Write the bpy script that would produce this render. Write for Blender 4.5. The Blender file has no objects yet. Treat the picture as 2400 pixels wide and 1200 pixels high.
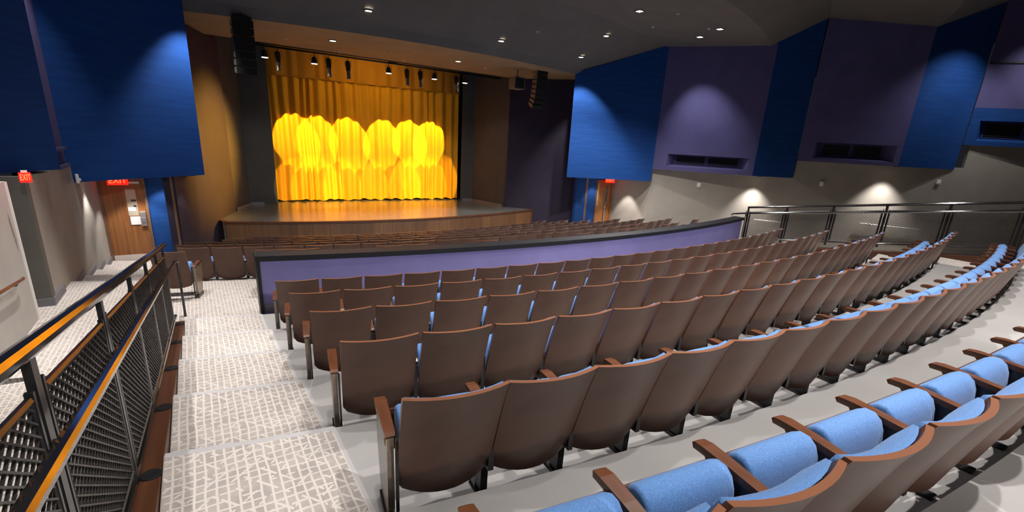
import bpy, bmesh, math, random
from mathutils import Vector, Matrix
random.seed(7)
PI = math.pi
SC = bpy.context.scene
COL = SC.collection

# ------------------------------------------------------------------ camera
cam = bpy.data.cameras.new('camera')
cam.sensor_width = 36.0
cam.lens = 1096.18 / 2400 * 36.0
cam.shift_y = 60.76 / 2400
cam.clip_start = 0.05
cam.clip_end = 200
camo = bpy.data.objects.new('camera', cam)
COL.objects.link(camo)
YAW, PIT, ROL, ZC = 0.5982, 0.2916, -0.0564, 2.738
_f = Vector((math.sin(YAW)*math.cos(PIT), math.cos(YAW)*math.cos(PIT), -math.sin(PIT)))
_r = Vector((math.cos(YAW), -math.sin(YAW), 0))
_d = _f.cross(_r)
_r2 = _r*math.cos(ROL) + _d*math.sin(ROL)
_d2 = -_r*math.sin(ROL) + _d*math.cos(ROL)
camo.matrix_world = Matrix(((_r2.x, -_d2.x, -_f.x, 0), (_r2.y, -_d2.y, -_f.y, 0), (_r2.z, -_d2.z, -_f.z, ZC), (0, 0, 0, 1)))
SC.camera = camo

def pix(p):
    """pixel (2400x1200 frame) of a world point, None when behind the camera"""
    v = Vector(p) - Vector((0, 0, ZC))
    z = v.dot(_f)
    if z < 0.05:
        return None
    return (v.dot(_r2)*1096.18/z + 1200, v.dot(_d2)*1096.18/z + 660.76)

# ------------------------------------------------------------------ world, exposure
W = bpy.data.worlds.new('world')
SC.world = W
W.use_nodes = True
W.node_tree.nodes['Background'].inputs[0].default_value = (0.55, 0.6, 0.75, 1)
W.node_tree.nodes['Background'].inputs[1].default_value = 0.02
SC.view_settings.view_transform = 'Standard'
SC.view_settings.look = 'None'
SC.view_settings.gamma = 1
SC.view_settings.use_curve_mapping = False
SC.view_settings.exposure = 0.0

WARM = (1.0, 0.95, 0.91)
COOL = (0.95, 0.97, 1.0)

def spot(name, loc, target, power, angle, color=WARM, blend=0.35, size=0.06, parent=None):
    l = bpy.data.lights.new(name, 'SPOT')
    l.energy = power
    l.color = color
    l.spot_size = math.radians(angle)
    l.spot_blend = blend
    l.shadow_soft_size = size
    o = bpy.data.objects.new(name, l)
    COL.objects.link(o)
    loc = Vector(loc)
    o.rotation_euler = (Vector(target) - loc).to_track_quat('-Z', 'Y').to_euler()
    o.location = loc
    if parent is not None:
        o.parent = parent
        o.location = loc - parent.location
    return o

# ------------------------------------------------------------------ geometry constants
CX, CY = 6.3484, 33.7472
RISE = 0.17387
R0, DR = 32.6252, 1.0574
SLOPE = 0.1598
def T(i): return (5 - i) * RISE              # floor height of tier i (4 front ... -2 rear)
def arc_y(x, R): return CY - math.sqrt(max(R*R - (x-CX)**2, 0.01))
def rad(x, y): return math.hypot(x-CX, y-CY)
CEIL = [(15.0, 5.25), (20.05, 5.25), (20.28, 5.46), (22.5, 6.42), (26.0, 6.44), (27.55, 7.42), (30.7, 7.1), (32.6, 8.0), (52.0, 8.0)]
def ceil_z(x, y):
    R = rad(x, y)
    for (a, za), (b, zb) in zip(CEIL, CEIL[1:]):
        if R <= b:
            return za + (zb-za)*max(0, (R-a))/(b-a)
    return 8.0

# ------------------------------------------------------------------ materials
def mat(name, color=(0.5, 0.5, 0.5), rough=0.6, metal=0.0, emit=None, estr=0.0, spec=0.5, sheen=0.0):
    m = bpy.data.materials.new(name)
    m.use_nodes = True
    b = m.node_tree.nodes['Principled BSDF']
    b.inputs['Base Color'].default_value = (*color, 1)
    b.inputs['Roughness'].default_value = rough
    b.inputs['Metallic'].default_value = metal
    b.inputs['Specular IOR Level'].default_value = spec
    if sheen:
        b.inputs['Sheen Weight'].default_value = sheen
    if emit:
        b.inputs['Emission Color'].default_value = (*emit, 1)
        b.inputs['Emission Strength'].default_value = estr
    return m

def N(m, typ, **kw):
    n = m.node_tree.nodes.new(typ)
    for k, v in kw.items():
        setattr(n, k, v)
    return n
def L(m, a, b): m.node_tree.links.new(a, b)

def noisy(name, c1, c2, scale=(4, 4, 4), rough=0.6, detail=4, bump=0.0, bscale=None, metal=0.0, spec=0.5, sheen=0.0, coords='Object', lo=0.35, hi=0.65):
    """two-tone noise material"""
    m = mat(name, c1, rough, metal, spec=spec, sheen=sheen)
    b = m.node_tree.nodes['Principled BSDF']
    tc = N(m, 'ShaderNodeTexCoord')
    mp = N(m, 'ShaderNodeMapping')
    mp.inputs['Scale'].default_value = scale
    L(m, tc.outputs[coords], mp.inputs['Vector'])
    nz = N(m, 'ShaderNodeTexNoise')
    nz.inputs['Scale'].default_value = 1.0
    nz.inputs['Detail'].default_value = detail
    L(m, mp.outputs[0], nz.inputs['Vector'])
    cr = N(m, 'ShaderNodeValToRGB')
    cr.color_ramp.elements[0].position = lo
    cr.color_ramp.elements[1].position = hi
    cr.color_ramp.elements[0].color = (*c1, 1)
    cr.color_ramp.elements[1].color = (*c2, 1)
    L(m, nz.outputs['Fac'], cr.inputs[0])
    L(m, cr.outputs[0], b.inputs['Base Color'])
    if bump:
        n2 = N(m, 'ShaderNodeTexNoise')
        n2.inputs['Scale'].default_value = bscale or 200
        n2.inputs['Detail'].default_value = 2
        L(m, tc.outputs[coords], n2.inputs['Vector'])
        bp = N(m, 'ShaderNodeBump')
        bp.inputs['Strength'].default_value = bump
        bp.inputs['Distance'].default_value = 0.004
        L(m, n2.outputs['Fac'], bp.inputs['Height'])
        L(m, bp.outputs[0], b.inputs['Normal'])
    return m

def carpet_material():
    m = mat('patterned_carpet', (0.6, 0.55, 0.5), 0.95, spec=0.1)
    b = m.node_tree.nodes['Principled BSDF']
    tc = N(m, 'ShaderNodeTexCoord')
    wn = N(m, 'ShaderNodeTexNoise'); wn.inputs['Scale'].default_value = 5.0; wn.inputs['Detail'].default_value = 2
    L(m, tc.outputs['Object'], wn.inputs['Vector'])
    sub = N(m, 'ShaderNodeVectorMath', operation='SUBTRACT'); sub.inputs[1].default_value = (0.5, 0.5, 0.5)
    L(m, wn.outputs['Color'], sub.inputs[0])
    sca = N(m, 'ShaderNodeVectorMath', operation='SCALE'); sca.inputs['Scale'].default_value = 0.02
    L(m, sub.outputs[0], sca.inputs[0])
    add = N(m, 'ShaderNodeVectorMath', operation='ADD')
    L(m, tc.outputs['Object'], add.inputs[0]); L(m, sca.outputs[0], add.inputs[1])
    sp = N(m, 'ShaderNodeSeparateXYZ'); L(m, add.outputs[0], sp.inputs[0])
    def M(op, a, bb=None, **kw):
        n = N(m, 'ShaderNodeMath', operation=op)
        for i, v in enumerate((a, bb)):
            if v is None: continue
            if isinstance(v, (int, float)): n.inputs[i].default_value = v
            else: L(m, v, n.inputs[i])
        return n.outputs[0]
    def lines(src, period, width):
        f = M('FRACT', M('DIVIDE', src, period))
        return M('LESS_THAN', f, width)
    gate = N(m, 'ShaderNodeTexNoise'); gate.inputs['Scale'].default_value = 14.0; gate.inputs['Detail'].default_value = 1
    L(m, tc.outputs['Object'], gate.inputs['Vector'])
    g = gate.outputs['Fac']
    lx = lines(sp.outputs[0], 0.05, 0.23)
    ly = M('MULTIPLY', lines(sp.outputs[1], 0.062, 0.2), M('GREATER_THAN', g, 0.42))
    dg = M('ADD', sp.outputs[0], M('MULTIPLY', sp.outputs[1], 0.8))
    ld = M('MULTIPLY', lines(dg, 0.11, 0.16), M('LESS_THAN', g, 0.47))
    dg2 = M('SUBTRACT', sp.outputs[0], M('MULTIPLY', sp.outputs[1], 1.1))
    ld2 = M('MULTIPLY', lines(dg2, 0.13, 0.14), M('GREATER_THAN', g, 0.55))
    light = M('MAXIMUM', M('MAXIMUM', lx, ly), M('MAXIMUM', ld, ld2))
    hatch = lines(sp.outputs[1], 0.0105, 0.5)
    big = N(m, 'ShaderNodeTexNoise'); big.inputs['Scale'].default_value = 9.0; big.inputs['Detail'].default_value = 2
    L(m, tc.outputs['Object'], big.inputs['Vector'])
    ramp = N(m, 'ShaderNodeValToRGB')
    ramp.color_ramp.elements[0].position = 0.4; ramp.color_ramp.elements[0].color = (0.24, 0.215, 0.205, 1)
    ramp.color_ramp.elements[1].position = 0.62; ramp.color_ramp.elements[1].color = (0.36, 0.315, 0.28, 1)
    L(m, big.outputs['Fac'], ramp.inputs[0])
    cell = N(m, 'ShaderNodeMix', data_type='RGBA')
    L(m, hatch, cell.inputs[0]); L(m, ramp.outputs[0], cell.inputs[6]); cell.inputs[7].default_value = (0.45, 0.41, 0.38, 1)
    fin = N(m, 'ShaderNodeMix', data_type='RGBA')
    L(m, light, fin.inputs[0]); L(m, cell.outputs[2], fin.inputs[6]); fin.inputs[7].default_value = (0.57, 0.525, 0.49, 1)
    L(m, fin.outputs[2], b.inputs['Base Color'])
    fn = N(m, 'ShaderNodeTexNoise'); fn.inputs['Scale'].default_value = 260
    L(m, tc.outputs['Object'], fn.inputs['Vector'])
    bp = N(m, 'ShaderNodeBump'); bp.inputs['Strength'].default_value = 0.5; bp.inputs['Distance'].default_value = 0.006
    L(m, fn.outputs['Fac'], bp.inputs['Height']); L(m, bp.outputs[0], b.inputs['Normal'])
    return m

def weave_material(name, c1, c2):
    m = noisy(name, c1, c2, (170, 170, 170), 0.62, 4, 0.6, 420, sheen=0.25, spec=0.45)
    return m

M_CARPET = carpet_material()
M_CONC = noisy('grey_painted_floor', (0.315, 0.305, 0.30), (0.35, 0.34, 0.333), (1.5, 1.5, 1.5), 0.42, 4, spec=0.4)
M_NOSE = mat('grey_nosing', (0.42, 0.41, 0.42), 0.5)
M_BLUE = noisy('blue_fabric_wall', (0.006, 0.042, 0.18), (0.008, 0.052, 0.21), (1.2, 1.2, 14), 0.8, 3, 0.15, 60, spec=0.2)
M_PURP = noisy('purple_grey_wall', (0.082, 0.074, 0.18), (0.094, 0.084, 0.205), (2, 2, 2), 0.8, 3, 0.1, 60, spec=0.2)
M_PARA = noisy('purple_parapet_paint', (0.19, 0.17, 0.38), (0.21, 0.19, 0.42), (2, 2, 2), 0.7, 3, spec=0.3)
M_NAVY = noisy('navy_proscenium_wall', (0.022, 0.018, 0.034), (0.027, 0.022, 0.041), (2, 2, 2), 0.75, 3, spec=0.25)
M_GREY = noisy('warm_grey_wall', (0.30, 0.275, 0.24), (0.33, 0.30, 0.265), (2, 2, 2), 0.7, 3, spec=0.25)
M_ALCOVE = noisy('shaded_alcove_wall', (0.10, 0.095, 0.085), (0.115, 0.108, 0.097), (2, 2, 2), 0.7, 3, spec=0.25)  # darker wall colour: the shade inside the alcove is painted in
M_WHITEW = noisy('pale_wall', (0.40, 0.38, 0.35), (0.43, 0.41, 0.38), (2, 2, 2), 0.7, 3, spec=0.25)
M_WING = noisy('charcoal_wing_wall', (0.055, 0.054, 0.054), (0.065, 0.063, 0.062), (2, 2, 2), 0.75, 3, spec=0.25)
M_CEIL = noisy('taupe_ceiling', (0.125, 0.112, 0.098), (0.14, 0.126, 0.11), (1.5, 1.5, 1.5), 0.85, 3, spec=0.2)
M_BASE = mat('grey_baseboard', (0.13, 0.125, 0.14), 0.5)
M_BLACK = mat('black_metal', (0.012, 0.012, 0.013), 0.32, 0.0, spec=0.6)
M_RAIL = mat('black_rail_paint', (0.008, 0.008, 0.009), 0.08, 0.0, spec=0.5)
M_RAIL.node_tree.nodes['Principled BSDF'].inputs['IOR'].default_value = 2.9
M_MESH = mat('dark_mesh_metal', (0.035, 0.032, 0.030), 0.4, 0.3)
M_CAP = mat('black_parapet_cap', (0.014, 0.014, 0.016), 0.5, 0.0, spec=0.3)
M_SHELL = noisy('dark_brown_laminate', (0.078, 0.036, 0.021), (0.097, 0.044, 0.026), (6, 6, 6), 0.36, 4, 0.08, 300, spec=0.45)
M_EDGE = mat('warm_brown_edge', (0.22, 0.088, 0.045), 0.27, spec=0.9)
M_ARM = noisy('red_brown_wood', (0.095, 0.032, 0.013), (0.13, 0.045, 0.019), (60, 8, 8), 0.3, 4, spec=0.5)
M_PANEL = noisy('brown_end_panel', (0.21, 0.155, 0.115), (0.24, 0.18, 0.135), (5, 5, 30), 0.22, 3, spec=0.7)
M_SEAT = weave_material('light_blue_upholstery', (0.062, 0.185, 0.46), (0.12, 0.28, 0.60))
M_WOOD = noisy('brown_door_wood', (0.20, 0.075, 0.022), (0.30, 0.125, 0.04), (14, 14, 0.9), 0.4, 5, spec=0.4)
M_CURB = noisy('brown_curb_wood', (0.062, 0.023, 0.010), (0.092, 0.034, 0.015), (20, 1.2, 8), 0.4, 4, spec=0.4)
M_STRIP = noisy('brown_pilaster', (0.15, 0.08, 0.045), (0.18, 0.096, 0.054), (6, 6, 1), 0.5, 3)
M_STAGE = noisy('grey_stage_floor', (0.085, 0.088, 0.085), (0.125, 0.128, 0.12), (0.9, 0.9, 0.9), 0.2, 5, spec=0.5)
M_STAGE.node_tree.nodes['Principled BSDF'].inputs['IOR'].default_value = 2.1
M_GOLD = noisy('gold_drape', (0.66, 0.30, 0.012), (0.74, 0.35, 0.015), (3, 3, 1), 0.7, 3, 0.2, 120, sheen=0.0, spec=0.3)
M_GOLD2 = noisy('gold_valance', (0.46, 0.185, 0.014), (0.52, 0.215, 0.018), (3, 3, 1), 0.75, 3, 0.2, 120, spec=0.25)
M_STEEL = mat('brushed_steel', (0.55, 0.54, 0.52), 0.35, 0.9)
M_KICK = mat('pale_kick_plate', (0.75, 0.70, 0.64), 0.3, 0.3)
M_WHITE = mat('white_plastic', (0.8, 0.79, 0.77), 0.4)
M_GLASS = mat('dark_glass', (0.10, 0.09, 0.08), 0.1, 0.0, spec=0.7)
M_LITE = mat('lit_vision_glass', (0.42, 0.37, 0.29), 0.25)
M_PAPER = mat('paper', (0.75, 0.74, 0.73), 0.8)
M_GRILLE = mat('dark_grille', (0.02, 0.018, 0.022), 0.6)
M_LAMP = mat('lamp_glow', (1, 1, 1), 0.5, emit=(1.0, 0.88, 0.7), estr=14)
M_LAMPSQ = mat('lamp_glow_white', (1, 1, 1), 0.5, emit=(1.0, 0.93, 0.84), estr=10)
M_PAR = mat('stage_lamp_glow', (1, 1, 1), 0.5, emit=(1.0, 0.93, 0.85), estr=14)
M_EXITR = mat('exit_red', (0.5, 0.01, 0.01), 0.4, emit=(1.0, 0.012, 0.006), estr=1.1)
M_EXITL = mat('exit_letters', (1, 0.3, 0.1), 0.4, emit=(1.0, 0.22, 0.05), estr=1.7)
M_LENS = mat('blue_lens', (0.03, 0.05, 0.12), 0.1, spec=0.9)
M_BRASS = mat('brass_marker', (0.75, 0.5, 0.15), 0.3, 0.8)
M_SPK = mat('speaker_black', (0.012, 0.011, 0.010), 0.7, spec=0.2)
M_SPKS = mat('speaker_side', (0.14, 0.12, 0.09), 0.4)  # raised warm tone paints amber curtain light onto the cabinet sides

# ------------------------------------------------------------------ mesh builder
class MB:
    def __init__(s): s.v = []; s.f = []; s.mi = []
    def quad(s, pts, mi=0):
        b = len(s.v); s.v += [tuple(p) for p in pts]; s.f.append(tuple(range(b, b+len(pts)))); s.mi.append(mi)
    def raw(s, v, f, mi=0):
        b = len(s.v); s.v += [tuple(p) for p in v]
        for q in f: s.f.append(tuple(i+b for i in q)); s.mi.append(mi)
    def box(s, c, d, rz=0.0, mi=0, rx=0.0):
        hx, hy, hz = d[0]/2, d[1]/2, d[2]/2
        Mx = Matrix.Rotation(rz, 3, 'Z') @ Matrix.Rotation(rx, 3, 'X')
        v = [Mx @ Vector((x, y, z)) + Vector(c) for x in (-hx, hx) for y in (-hy, hy) for z in (-hz, hz)]
        s.raw(v, [(0, 1, 3, 2), (4, 6, 7, 5), (0, 4, 5, 1), (2, 3, 7, 6), (0, 2, 6, 4), (1, 5, 7, 3)], mi)
    def prism(s, poly, z0, z1, mi=0, miside=None):
        """vertical prism over a plan polygon; z0/z1 numbers or lists per vertex"""
        n = len(poly)
        z0 = [z0]*n if isinstance(z0, (int, float)) else z0
        z1 = [z1]*n if isinstance(z1, (int, float)) else z1
        b = len(s.v)
        s.v += [(p[0], p[1], z) for p, z in zip(poly, z0)] + [(p[0], p[1], z) for p, z in zip(poly, z1)]
        s.f.append(tuple(range(b+n-1, b-1, -1))); s.mi.append(mi)
        s.f.append(tuple(range(b+n, b+2*n))); s.mi.append(mi)
        for i in range(n):
            j = (i+1) % n
            s.f.append((b+i, b+j, b+n+j, b+n+i)); s.mi.append(mi if miside is None else miside[i])
    def extr(s, prof, axis, a, b_, mi=0):
        """closed profile extruded along an axis: prof are 2-D (the other two axes in xyz order)"""
        n = len(prof)
        def P(q, t):
            if axis == 'x': return (t, q[0], q[1])
            if axis == 'y': return (q[0], t, q[1])
            return (q[0], q[1], t)
        b = len(s.v)
        s.v += [P(q, a) for q in prof] + [P(q, b_) for q in prof]
        s.f.append(tuple(range(b, b+n))); s.mi.append(mi)
        s.f.append(tuple(range(b+2*n-1, b+n-1, -1))); s.mi.append(mi)
        for i in range(n):
            j = (i+1) % n
            s.f.append((b+i, b+n+i, b+n+j, b+j)); s.mi.append(mi)
    def tube(s, path, r, n=8, mi=0, caps=True, ry=None, ph=0.0):
        path = [Vector(p) for p in path]
        rings = []
        for i, p in enumerate(path):
            t = (path[min(i+1, len(path)-1)] - path[max(i-1, 0)]).normalized()
            up = Vector((0, 0, 1)) if abs(t.z) < 0.95 else Vector((0, 1, 0))
            sx = t.cross(up).normalized(); sy = sx.cross(t)
            b = len(s.v)
            for k in range(n):
                a = 2*PI*(k+ph)/n
                s.v.append(tuple(p + sx*math.cos(a)*r + sy*math.sin(a)*(ry or r)))
            rings.append(b)
        for a, b in zip(rings, rings[1:]):
            for k in range(n):
                s.f.append((a+k, a+(k+1) % n, b+(k+1) % n, b+k)); s.mi.append(mi)
        if caps:
            s.f.append(tuple(rings[0]+k for k in range(n-1, -1, -1))); s.mi.append(mi)
            s.f.append(tuple(rings[-1]+k for k in range(n))); s.mi.append(mi)
    def cyl(s, c, r, h, n=16, mi=0, r2=None):
        r2 = r if r2 is None else r2
        b = len(s.v)
        for k in range(n):
            a = 2*PI*k/n; s.v.append((c[0]+r*math.cos(a), c[1]+r*math.sin(a), c[2]))
        for k in range(n):
            a = 2*PI*k/n; s.v.append((c[0]+r2*math.cos(a), c[1]+r2*math.sin(a), c[2]+h))
        s.f.append(tuple(range(b+n-1, b-1, -1))); s.f.append(tuple(range(b+n, b+2*n))); s.mi += [mi, mi]
        for k in range(n):
            j = (k+1) % n; s.f.append((b+k, b+j, b+n+j, b+n+k)); s.mi.append(mi)
    def mesh(s, name, mats, smooth=False, bevel=0):
        me = bpy.data.meshes.new(name)
        me.from_pydata(s.v, [], s.f)
        for m in (mats if isinstance(mats, (list, tuple)) else [mats]): me.materials.append(m)
        me.polygons.foreach_set('material_index', s.mi)
        if smooth: me.polygons.foreach_set('use_smooth', [True]*len(s.f))
        bm = bmesh.new(); bm.from_mesh(me)
        bmesh.ops.recalc_face_normals(bm, faces=bm.faces)
        bm.to_mesh(me); bm.free()
        me.update()
        return me
    def build(s, name, mats, parent=None, smooth=False, bevel=0.0, seg=2):
        me = s.mesh(name, mats, smooth)
        return obj(name, me, parent, bevel, seg)

def obj(name, me, parent=None, bevel=0.0, seg=2):
    o = bpy.data.objects.new(name, me)
    COL.objects.link(o)
    if parent is not None: o.parent = parent
    if bevel:
        md = o.modifiers.new('bevel', 'BEVEL'); md.width = bevel; md.segments = seg; md.limit_method = 'ANGLE'; md.angle_limit = math.radians(40)
    return o
def struct(o):
    o['kind'] = 'structure'; return o
def thing(name, label, cat, loc=(0, 0, 0), rz=0.0, group=None):
    o = bpy.data.objects.new(name, None); COL.objects.link(o)
    o.empty_display_size = 0.1
    o.location = loc; o.rotation_euler = (0, 0, rz)
    return tag(o, label, cat, group)
def tag(o, label, cat, group=None):
    o['label'] = label; o['category'] = cat
    if group: o['group'] = group
    return o
def xs(a, b, step):
    n = max(1, round((b-a)/step)); return [a+(b-a)*i/n for i in range(n+1)]

# ================================================================== FLOORS
AL0, AL1 = -0.335, 0.56          # left aisle carpet
AR0, AR1 = 12.14, 13.03          # right aisle carpet
NOFF = -0.11                     # nosing radius offset
def Rn(i): return R0 - DR*(i+1) + NOFF       # front edge radius of tier i
floor = MB()
floor.box((10, 6, -1.6), (44, 44, 0.3))
floor = struct(floor.build('floor', M_CONC))

def arc_slab(xa, xb, Rf, Rb, z0, z1, step=0.5):
    """slab between two arcs (front radius Rf < back radius Rb)"""
    m = MB(); X = xs(xa, xb, step); n = len(X)
    v = []
    for z in (z0, z1):
        for R in (Rf, Rb):
            v += [(x, arc_y(x, R), z) for x in X]
    f = []
    for i in range(n-1):
        f.append((2*n+i, 2*n+i+1, 3*n+i+1, 3*n+i)[::-1])     # top
        f.append((i, i+1, n+i+1, n+i))                       # bottom
        f.append((i, 2*n+i, 2*n+i+1, i+1))                   # front riser
        f.append((n+i, n+i+1, 3*n+i+1, 3*n+i))               # back
    f.append((0, n, 3*n, 2*n)); f.append((n-1, 3*n-1, 4*n-1, 2*n-1)[::-1])
    m.raw(v, f)
    return m

for i in range(4, -5, -1):
    arc_slab(AL0-0.005, AR1+0.05, Rn(i), Rn(i-1)+0.0, -0.6, T(i)).build('tier', M_CONC, floor)
    for a, b in ((AL0, AL1), (AR0, AR1)):
        arc_slab(a, b, Rn(i)+0.035, Rn(i-1)-0.004, T(i)-0.01, T(i)+0.007, 0.15).build('carpet_tread', M_CARPET, floor)
        arc_slab(a, b+0.012 if a < 1 else b, Rn(i)-0.012, Rn(i)+0.036, T(i)-0.035, T(i)+0.006, 0.15).build('nosing', M_NOSE, floor)
    for e in (AL1+0.008, AR0-0.008):
        arc_slab(e-0.01, e+0.01, Rn(i), Rn(i-1), T(i)-0.01, T(i)+0.008, 0.02).build('carpet_edging', M_NOSE, floor)
# cross aisle (landing) at z = 0, all carpet; side corridors behind the guards
LAND = 24.62
arc_slab(-3.4, 13.3, LAND, 28.3, -0.6, 0.0).build('landing', M_CARPET, floor)
arc_slab(-3.3, 13.3, LAND-0.02, LAND+0.03, -0.04, 0.004).build('nosing', M_NOSE, floor)
mb = MB(); mb.box((-1.8, -0.45, -0.304), (2.9, 14.0, 0.6)); mb.build('corridor_carpet', M_CARPET, floor)
mb = MB(); mb.prism([(13.2, -8), (30, -8), (30, 3), (23.6, 4.95), (17.75, 10.8), (17.3, 12.0), (13.3, 12.0), (13.2, 9)], -1.3, -0.9); mb.build('corridor_carpet', M_CARPET, floor)
# lower tiers
DL = 1.04
def RL(n): return 25.95 - DL*n
for n in range(1, 7):
    rf = LAND - DL*n if n < 6 else 16.5
    arc_slab(-2.05, 13.3 if n < 3 else 17.6, rf, LAND - DL*(n-1), -1.45, -RISE*n).build('lower_tier', M_CONC, floor)
    for a, b in ((-2.03, -0.98), (13.6, 15.4)):
        if n < 6 and (n > 2 or a < 0):
            arc_slab(a, b, rf+0.03, LAND - DL*(n-1)-0.004, -RISE*n-0.01, -RISE*n+0.007, 0.3).build('carpet_tread', M_CARPET, floor)

# ================================================================== STAGE
ZS = -0.1
RS = 18.0
stage = MB()
X = xs(0.55, 12.2, 0.4)
front = [(x, arc_y(x, RS)) for x in X]
poly = [(0.5, 17.1)] + front + [(12.3, 16.8), (12.3, 25), (0.0, 25), (0.0, 18.4)]
stage.prism(poly, -1.4, ZS)
stage = struct(stage.build('floor_stage', M_STAGE))
# wooden facing in upright panels, and a wooden nosing
pts = [(0.5, 17.1)] + [(x, arc_y(x, RS)) for x in xs(0.62, 12.14, 0.48)] + [(12.3, 16.8)]
shades = [noisy('stage_front_veneer', (0.105*k, 0.048*k, 0.020*k), (0.15*k, 0.072*k, 0.031*k), (26, 26, 0.8), 0.45, 4) for k in (0.85, 1.0, 1.15)]
for k, (a, b) in enumerate(zip(pts, pts[1:])):
    a = Vector((*a, 0)); b = Vector((*b, 0)); t = (b-a).normalized(); nrm = Vector((t.y, -t.x, 0))
    a2, b2 = a + t*0.0015, b - t*0.0015
    m = MB(); m.prism([a2.xy, (a2+nrm*0.03).xy, (b2+nrm*0.03).xy, b2.xy], -1.3, ZS-0.05)
    m.build('panel', shades[(k*5+k//3) % 3], stage)
m = MB(); fr = [Vector((*p, 0)) for p in pts]
for a, b in zip(fr, fr[1:]):
    t = (b-a).normalized(); nrm = Vector((t.y, -t.x, 0))
    m.prism([a.xy - nrm.xy*0.08, (a+nrm*0.05).xy, (b+nrm*0.05).xy, b.xy - nrm.xy*0.08], ZS-0.05, ZS+0.006)
m.build('nosing', M_CURB, stage)

# ================================================================== WALLS
def wall(name, pts, z0, z1, mt, th=0.12, side=1, parent=None):
    """upright wall along plan points, thickness on the given side"""
    m = MB()
    for (a, b) in zip(pts, pts[1:]):
        a = Vector((*a, 0)); b = Vector((*b, 0)); t = (b-a).normalized(); n = Vector((-t.y, t.x, 0))*th*side
        za0, zb0 = (z0, z0) if isinstance(z0, (int, float)) else z0
        if z1 == 'ceil':
            zz = [ceil_z(p.x, p.y)+0.08 for p in (a, b, b+n, a+n)]
        else: zz = z1
        m.prism([a.xy, b.xy, (b+n).xy, (a+n).xy], [za0, zb0, zb0, za0], zz)
    o = m.build(name, mt, parent)
    return o if parent else struct(o)

# proscenium walls (navy), with brown returns at their outer ends
NL_in, NL_out = (1.05, 18.75), (-0.44, 14.33)
NR_in, NR_out = (11.46, 17.75), (13.5, 15.37)
wall('wall_proscenium_left', [NL_out, NL_in], -1.4, 5.3, M_NAVY, 0.25, 1)
wall('wall_proscenium_right', [NR_in, NR_out], -1.4, 5.3, M_NAVY, 0.25, 1)
struct(wall('trim_1', [(13.53, 15.13), (13.92, 15.09)], -1.4, 2.2, M_STRIP, 0.3, 1))
m = MB(); m.box((-0.475, 14.43, 0.3), (0.05, 0.24, 3.4), rz=-0.32); struct(m.build('trim_2', M_STRIP))
# stage wings, back wall
wall('wall_wing_left', [(0.98, 18.9), (1.64, 20.27)], -0.1, 5.9, M_WING, 0.1, 1)
wall('wall_wing_left_return', [(1.64, 20.27), (2.6, 20.35)], -0.1, 5.9, M_WING, 0.1, 1)
wall('wall_wing_right', [(11.03, 20.0), (11.5, 17.8)], -0.1, 5.9, M_WING, 0.1, 1)
wall('wall_wing_right_return', [(10.5, 20.2), (11.03, 20.0)], -0.1, 5.9, M_WING, 0.1, 1)
m = MB()
for a, b in (((1.10, 18.95), (1.68, 20.22)), ((1.68, 20.22), (2.1, 20.27)), ((10.56, 20.12), (10.97, 19.94)), ((10.97, 19.94), (11.42, 17.9))):
    a = Vector((*a, 0)); b = Vector((*b, 0)); t = (b-a).normalized(); n = Vector((t.y, -t.x, 0))*0.02
    m.prism([a.xy, (a+n).xy, (b+n).xy, b.xy], ZS, ZS+0.1)
struct(m.build('baseboard_stage', M_BASE))
m = MB(); m.box((6.35, 24.0, 2.8), (14, 0.2, 6.2)); struct(m.build('wall_stage_back', M_WING))
# door walls (facing the seats)
DY = 15.1
def door_wall(name, x0, x1, d0, d1, ztop, dtop, mtl, mtr):
    m = MB()
    m.box(((x0+d0)/2, DY+0.08, 0.1), (d0-x0, 0.16, 3.2), mi=0)
    m.box(((d1+x1)/2, DY+0.08, 0.1), (x1-d1, 0.16, 3.2), mi=1)
    m.box(((d0+d1)/2, DY+0.08, (dtop+1.7)/2), (d1-d0, 0.16, 1.7-dtop), mi=0)
    return struct(m.build(name, [mtl, mtr]))
door_wall('wall_door_left', -2.1, -0.3, -2.0, -1.08, 1.7, 1.32, M_WHITEW, M_BLUE)
door_wall('wall_door_right', 13.3, 15.5, 14.42, 15.36, 1.7, 1.32, M_BLUE, M_GREY)
# left side wall, alcove and near wall
wall('wall_left', [(-2.0, 9.3), (-2.0, 12.5)], -1.4, 1.86, M_GREY, 0.15, 1)
wall('wall_left_front', [(-2.0, 12.5), (-2.0, 15.1)], -1.4, 1.56, M_GREY, 0.15, 1)
m = MB()
m.prism([(-3.4, 9.28), (-1.99, 9.28), (-1.99, 9.45), (-3.4, 9.45)], -0.1, 1.895)
m.box((-3.35, 8.9, 0.9), (0.1, 1.0, 1.98))
struct(m.build('wall_alcove', M_ALCOVE))
wall('wall_near_left', [(-2.05, -14), (-2.05, 8.67)], -0.1, 1.895, M_WHITEW, 1.3, 1)
m = MB(); m.box((-2.04, 8.66, 0.9), (0.02, 0.03, 1.98)); struct(m.build('trim_3', M_WHITE))
m = MB(); m.box((-2.6, 9.27, 0.06), (1.24, 0.03, 0.12)); m.box((-1.985, 9.65, 0.06), (0.03, 0.75, 0.12)); struct(m.build('baseboard_alcove', M_BASE))
m = MB()
for k in range(6):
    ya, yb = arc_y(-1.99, LAND - DL*k), arc_y(-1.99, LAND - DL*(k+1))
    if yb > 15.05: yb = 15.05
    if ya > 10.0 or k == 0: m.box((-1.985, (ya+yb)/2, -RISE*(k+1)+0.06), (0.03, max(yb-ya, 0.02), 0.12))
struct(m.build('baseboard_left', M_BASE))

def bulkhead(name, poly, zb, mats, mis):
    zz = [ceil_z(*p)+0.06 for p in poly]
    m = MB(); m.prism(poly, zb, zz, mi=2, miside=mis)
    return struct(m.build(name, mats))
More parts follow.
